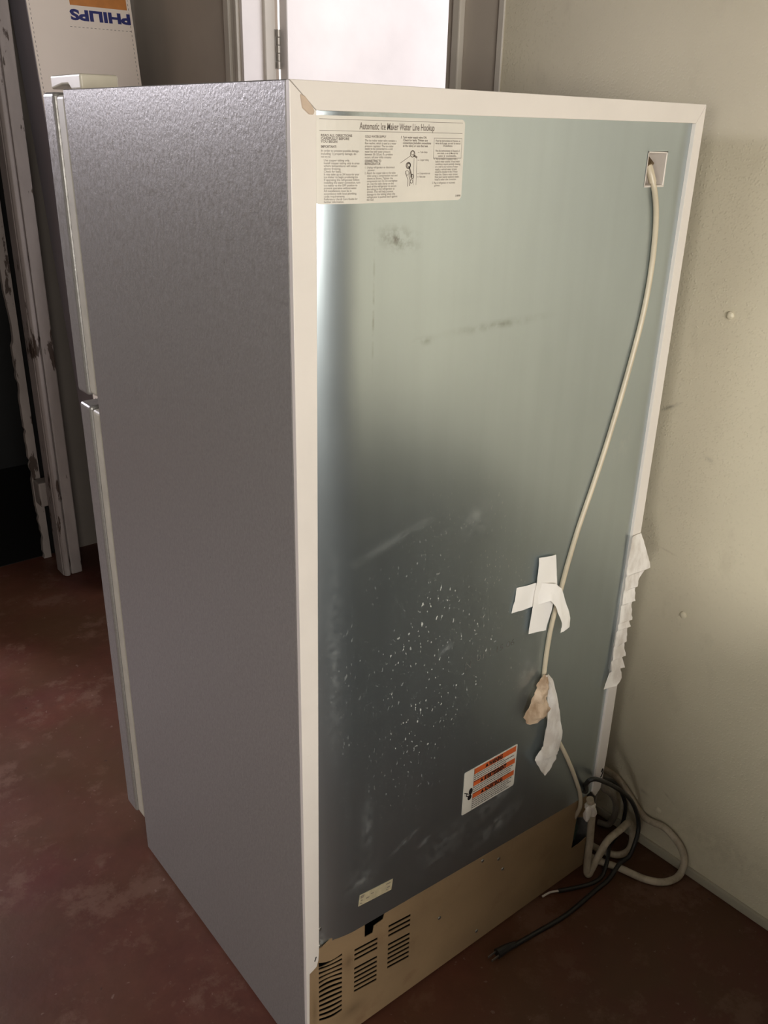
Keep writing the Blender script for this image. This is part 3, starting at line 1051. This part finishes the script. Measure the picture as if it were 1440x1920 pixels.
tag(tT, 'crumpled tan stained tape scrap hanging left of the tube', 'tape', 'tape left on the refrigerator back')
tW = loft('tape_scrap', [(.5055, -.018, .604), (.5155, -.018, .5693), (.5229, -.018, .5174), (.5283, -.017, .4793), (.5243, -.017, .4400), (.5080, -.018, .4260), (.5010, -.018, .4190), (.5250, -.02, .3790)],
          [(.5120, -.018, .604), (.5290, -.020, .5820), (.5456, -.022, .5310), (.5560, -.022, .4900), (.5710, -.021, .4520), (.5690, -.020, .4100), (.5644, -.020, .3900), (.5334, -.02, .3690)],
          8, 40, M_TAPED, None, .0024, 33, .0006, .003)
tag(tW, 'long white crumpled tape scrap hanging over the tube end', 'tape', 'tape left on the refrigerator back')
rp = random.Random(12)
eL, eR = [], []
def along(pl, z):
    for (xa, za), (xb, zb2) in zip(pl, pl[1:]):
        if zb2 <= z <= za:
            return xa + (xb - xa) * (za - z) / (za - zb2)
    return pl[-1][0]
inn = [(.7200, .8111), (.7194, .7324), (.7200, .6755), (.7167, .6125), (.7140, .5600), (.7110, .5179), (.6960, .4900)]
out = [(.7470, .8111), (.7870, .7370), (.7860, .7290), (.7580, .7140), (.7530, .6655), (.7510, .6222), (.7500, .5787), (.7490, .5275), (.7470, .4980), (.7300, .4900)]
start, nxt, amp = 0, 0, 1
zz_ = [.8111 - .3211 * i / 64 for i in range(65)]
for i, z in enumerate(zz_):
    if i >= nxt:
        start, nxt, amp = i, i + rp.randint(3, 8), rp.uniform(.3, 1.25)
    ple = (i - start) / max(nxt - start, 1) * amp
    on = z < .735
    eL.append((along(inn, z) + (.0012 * (ple - .5) if on else 0), -.0088 - (.0035 * ple if on else 0), z))
    eR.append((along(out, z) + (.005 * (ple - .5) + rp.uniform(-.0012, .0012) if on and z > .50 else 0), -.0090 - (.0080 * ple if on else .004 * (.8111 - z) / .08), z - (.004 * ple if on else 0)))
tE = loft('tape_strip', eL, eR, 8, 64, M_TAPED, None, .0012, 5)
tag(tE, 'long crinkled white tape strip along the right edge of the back', 'tape', 'tape left on the refrigerator back')

# ------------------------------------------------------------------ hoses and cords in the corner
hA = thing('water_hose', 'cream rubber hose with torn white tape at its end, doubled on the floor', 'hose', (.70, -.02, 0))
def rel(pts, o):
    return [tuple(Vector(p) - o.location) for p in pts]
A = [(.6983, -.016, .2202), (.7059, -.02, .1877), (.7108, -.02, .1417), (.7150, -.02, .0946), (.7165, -.02, .0480), (.716, -.024, .0140), (.7185, -.0275, .0105), (.7235, -.0275, .0170),
     (.7390, -.03, .0480), (.7669, -.03, .0781), (.8124, -.03, .0848), (.8500, -.022, .0740), (.8700, -.02, .0480), (.8660, -.030, .0190), (.8435, -.0375, .0090), (.8180, -.0330, .0085), (.8020, -.0145, .0085), (.7930, .0100, .0085), (.7900, .0350, .0085)]
tubeo('hose', rel(A, hA), .0078, M_HOSE, hA, 12, 8)
bm = bmesh.new()
tube(bm, rel([(.6960, -.018, .2080), (.7025, -.02, .1950), (.7060, -.02, .1800)], hA), lambda t: .0098 + .0012 * math.sin(9 * t), 10, 4)
bmesh.ops.create_icosphere(bm, subdivisions=2, radius=.012, matrix=Matrix.Translation(Vector((.6885, -.022, .190)) - hA.location) @ Matrix.Diagonal((.8, .6, 1.7, 1)))
rr = random.Random(5)
for v in bm.verts:
    v.co += Vector((rr.uniform(-1, 1), rr.uniform(-1, 1), rr.uniform(-1, 1))) * .0014
from_bm('tape_wrap', bm, M_TAPED, hA, smooth=True, angle=.5)['label'] = 'torn dirty white tape around the hose end'
D_ = [(.7600, .0350, .008), (.7610, .0080, .008), (.7720, -.0250, .008), (.7880, -.0580, .008), (.8040, -.1065, .008), (.827, -.1366, .008), (.8567, -.1495, .009), (.8790, -.1500, .016), (.8850, -.1480, .0450), (.8850, -.1341, .0700), (.8870, -.1098, .0826),
      (.8870, -.0858, .0890), (.8870, -.0600, .0830), (.8868, -.0390, .0808), (.8864, -.016, .0920), (.886, .0056, .1106), (.8855, .0285, .1272), (.8848, .0567, .1389), (.8840, .0891, .136), (.8825, .125, .122), (.86, .20, .06), (.82, .24, .0085)]
hD = tubeo('water_hose', D_, .0078, M_HOSE, None, 12, 8)
tag(hD, 'wide loop of cream hose resting against the wall right of the cords', 'hose', 'hoses in the corner')
Bq = [(.7760, .100, .275), (.7660, .024, .2350), (.7735, .008, .196), (.8127, .010, .1547), (.8440, .016, .1130), (.8640, .0235, .0750), (.8710, .0290, .0400), (.8700, .0400, .0120), (.8600, .0620, .0085)]
hB = tubeo('drain_hose', Bq, .0068, M_HOSEG, None, 12, 8)
tag(hB, 'dull grey hose arching down behind the black cords', 'hose', 'hoses in the corner')
BK = [(.6930, -.0056, .2400), (.6890, -.0100, .2490), (.6769, -.016, .2696), (.6770, -.025, .2870), (.6969, -.03, .2805), (.7545, -.0305, .2337), (.8188, -.032, .1693), (.8472, -.04, .1164), (.848, -.05, .0779), (.8269, -.0588, .0521), (.8137, -.0585, .026), (.788, -.0560, .0222), (.766, -.0580, .0120),
      (.7425, -.0609, .0052), (.6973, -.0626, .0052), (.5981, -.0665, .0052), (.5096, -.0576, .0052), (.4538, -.052, .0055)]
cB = thing('power_cord', 'black power cord leaving the cover, ending in a plug on the floor', 'cord', (.4538, -.052, 0))
tubeo('cord', rel(BK, cB), .0048, M_CORD, cB, 10, 8)
bm = bmesh.new()
tube(bm, rel([(.462, -.0528, .0075), (.440, -.0500, .0105), (.4158, -.0479, .0105)], cB), lambda t: .006 + .004 * t, 10, 4)
from_bm('plug', bm, M_CORD, cB, smooth=True)
for dy in (-.005, .005):
    boxo('prong', (-.058, .004 + dy - .0008, .008), (-.036, .004 + dy + .0008, .013), M_SCREW, cB)
BK2 = [(.7600, .064, .226), (.7873, .036, .1984), (.8476, .0265, .1553), (.8740, .010, .1000), (.8740, .0045, .0600), (.862, .004, .025), (.838, .002, .0085), (.819, -.0045, .0190), (.8020, -.0140, .0232), (.7760, -.0310, .0228), (.756, -.041, .0130), (.738, -.0468, .0058), (.7100, -.0460, .0052), (.6750, -.0340, .0052), (.6338, -.0150, .0052)]
c2_ = thing('power_cord', 'second black cord ending in a pale metal tip by the cover', 'cord', (.6338, -.015, 0))
tubeo('cord', rel(BK2, c2_), .0044, M_CORD, c2_, 10, 8)
tubeo('metal_tip', rel([(.6345, -.0155, .0056), (.615, -.0085, .0080), (.5950, -.0050, .0060)], c2_), .0022, M_CUP, c2_, 8, 4)

# ------------------------------------------------------------------ white carton leaning on the back wall
BXW, BXD, BXH = .318, .138, 1.885
carton = thing('carton', 'tall white printed carton standing upside down against the back wall', 'carton', (.4375, 1.751, 0))
carton.rotation_euler = (-math.radians(8.6), 0, 0)
carton.location.z = math.sin(math.radians(8.6)) * BXD + .0005
DZ = -carton.location.z / math.cos(math.radians(8.6))
cb = boxo('carton_body', (0, 0, 0), (BXW, BXD, BXH), M_CARDSHADE, carton, .003, 2)
boxo('front_sheet', (.002, -.0015, .002), (BXW - .002, .0005, BXH - .002), M_CARD, carton)
bm = bmesh.new()
lz = DZ
quad(bm, [(.1270, 1.790), (.3020, 1.790), (.3020, 1.860), (.1270, 1.860)])
for v in bm.verts:
    v.co.y = -.0019
from_bm('orange_panel', bm, M_BORANGE, carton)
bm = text_pieces([('PHILIPS', 0, 0, .060, .048, .186, 'LEFT')])
xs_ = [v.co.x for v in bm.verts]
zs_ = [v.co.z for v in bm.verts]
for v in bm.verts:
    x = (v.co.x - min(xs_))
    z = (v.co.z - min(zs_)) / (max(zs_) - min(zs_)) * .0300
    v.co = Vector((.3085 - x, -.0019, 1.7800 - z))
from_bm('lettering', bm, M_NAVY, carton)
bm = bmesh.new()
for k in range(150):
    for x in (.008, BXW - .012):
        z = .05 + k * .012
        quad(bm, [(x, z), (x + .0015, z), (x + .0015, z + .006), (x, z + .006)])
for k in range(16):
    x = .118 + k * .0122
    quad(bm, [(x, 1.732), (x + .006, 1.732), (x + .006, 1.7334), (x, 1.7334)])
for v in bm.verts:
    v.co.y = -.0018
o = from_bm('perforation', bm, M_PERF, carton)
o['kind'] = 'stuff'
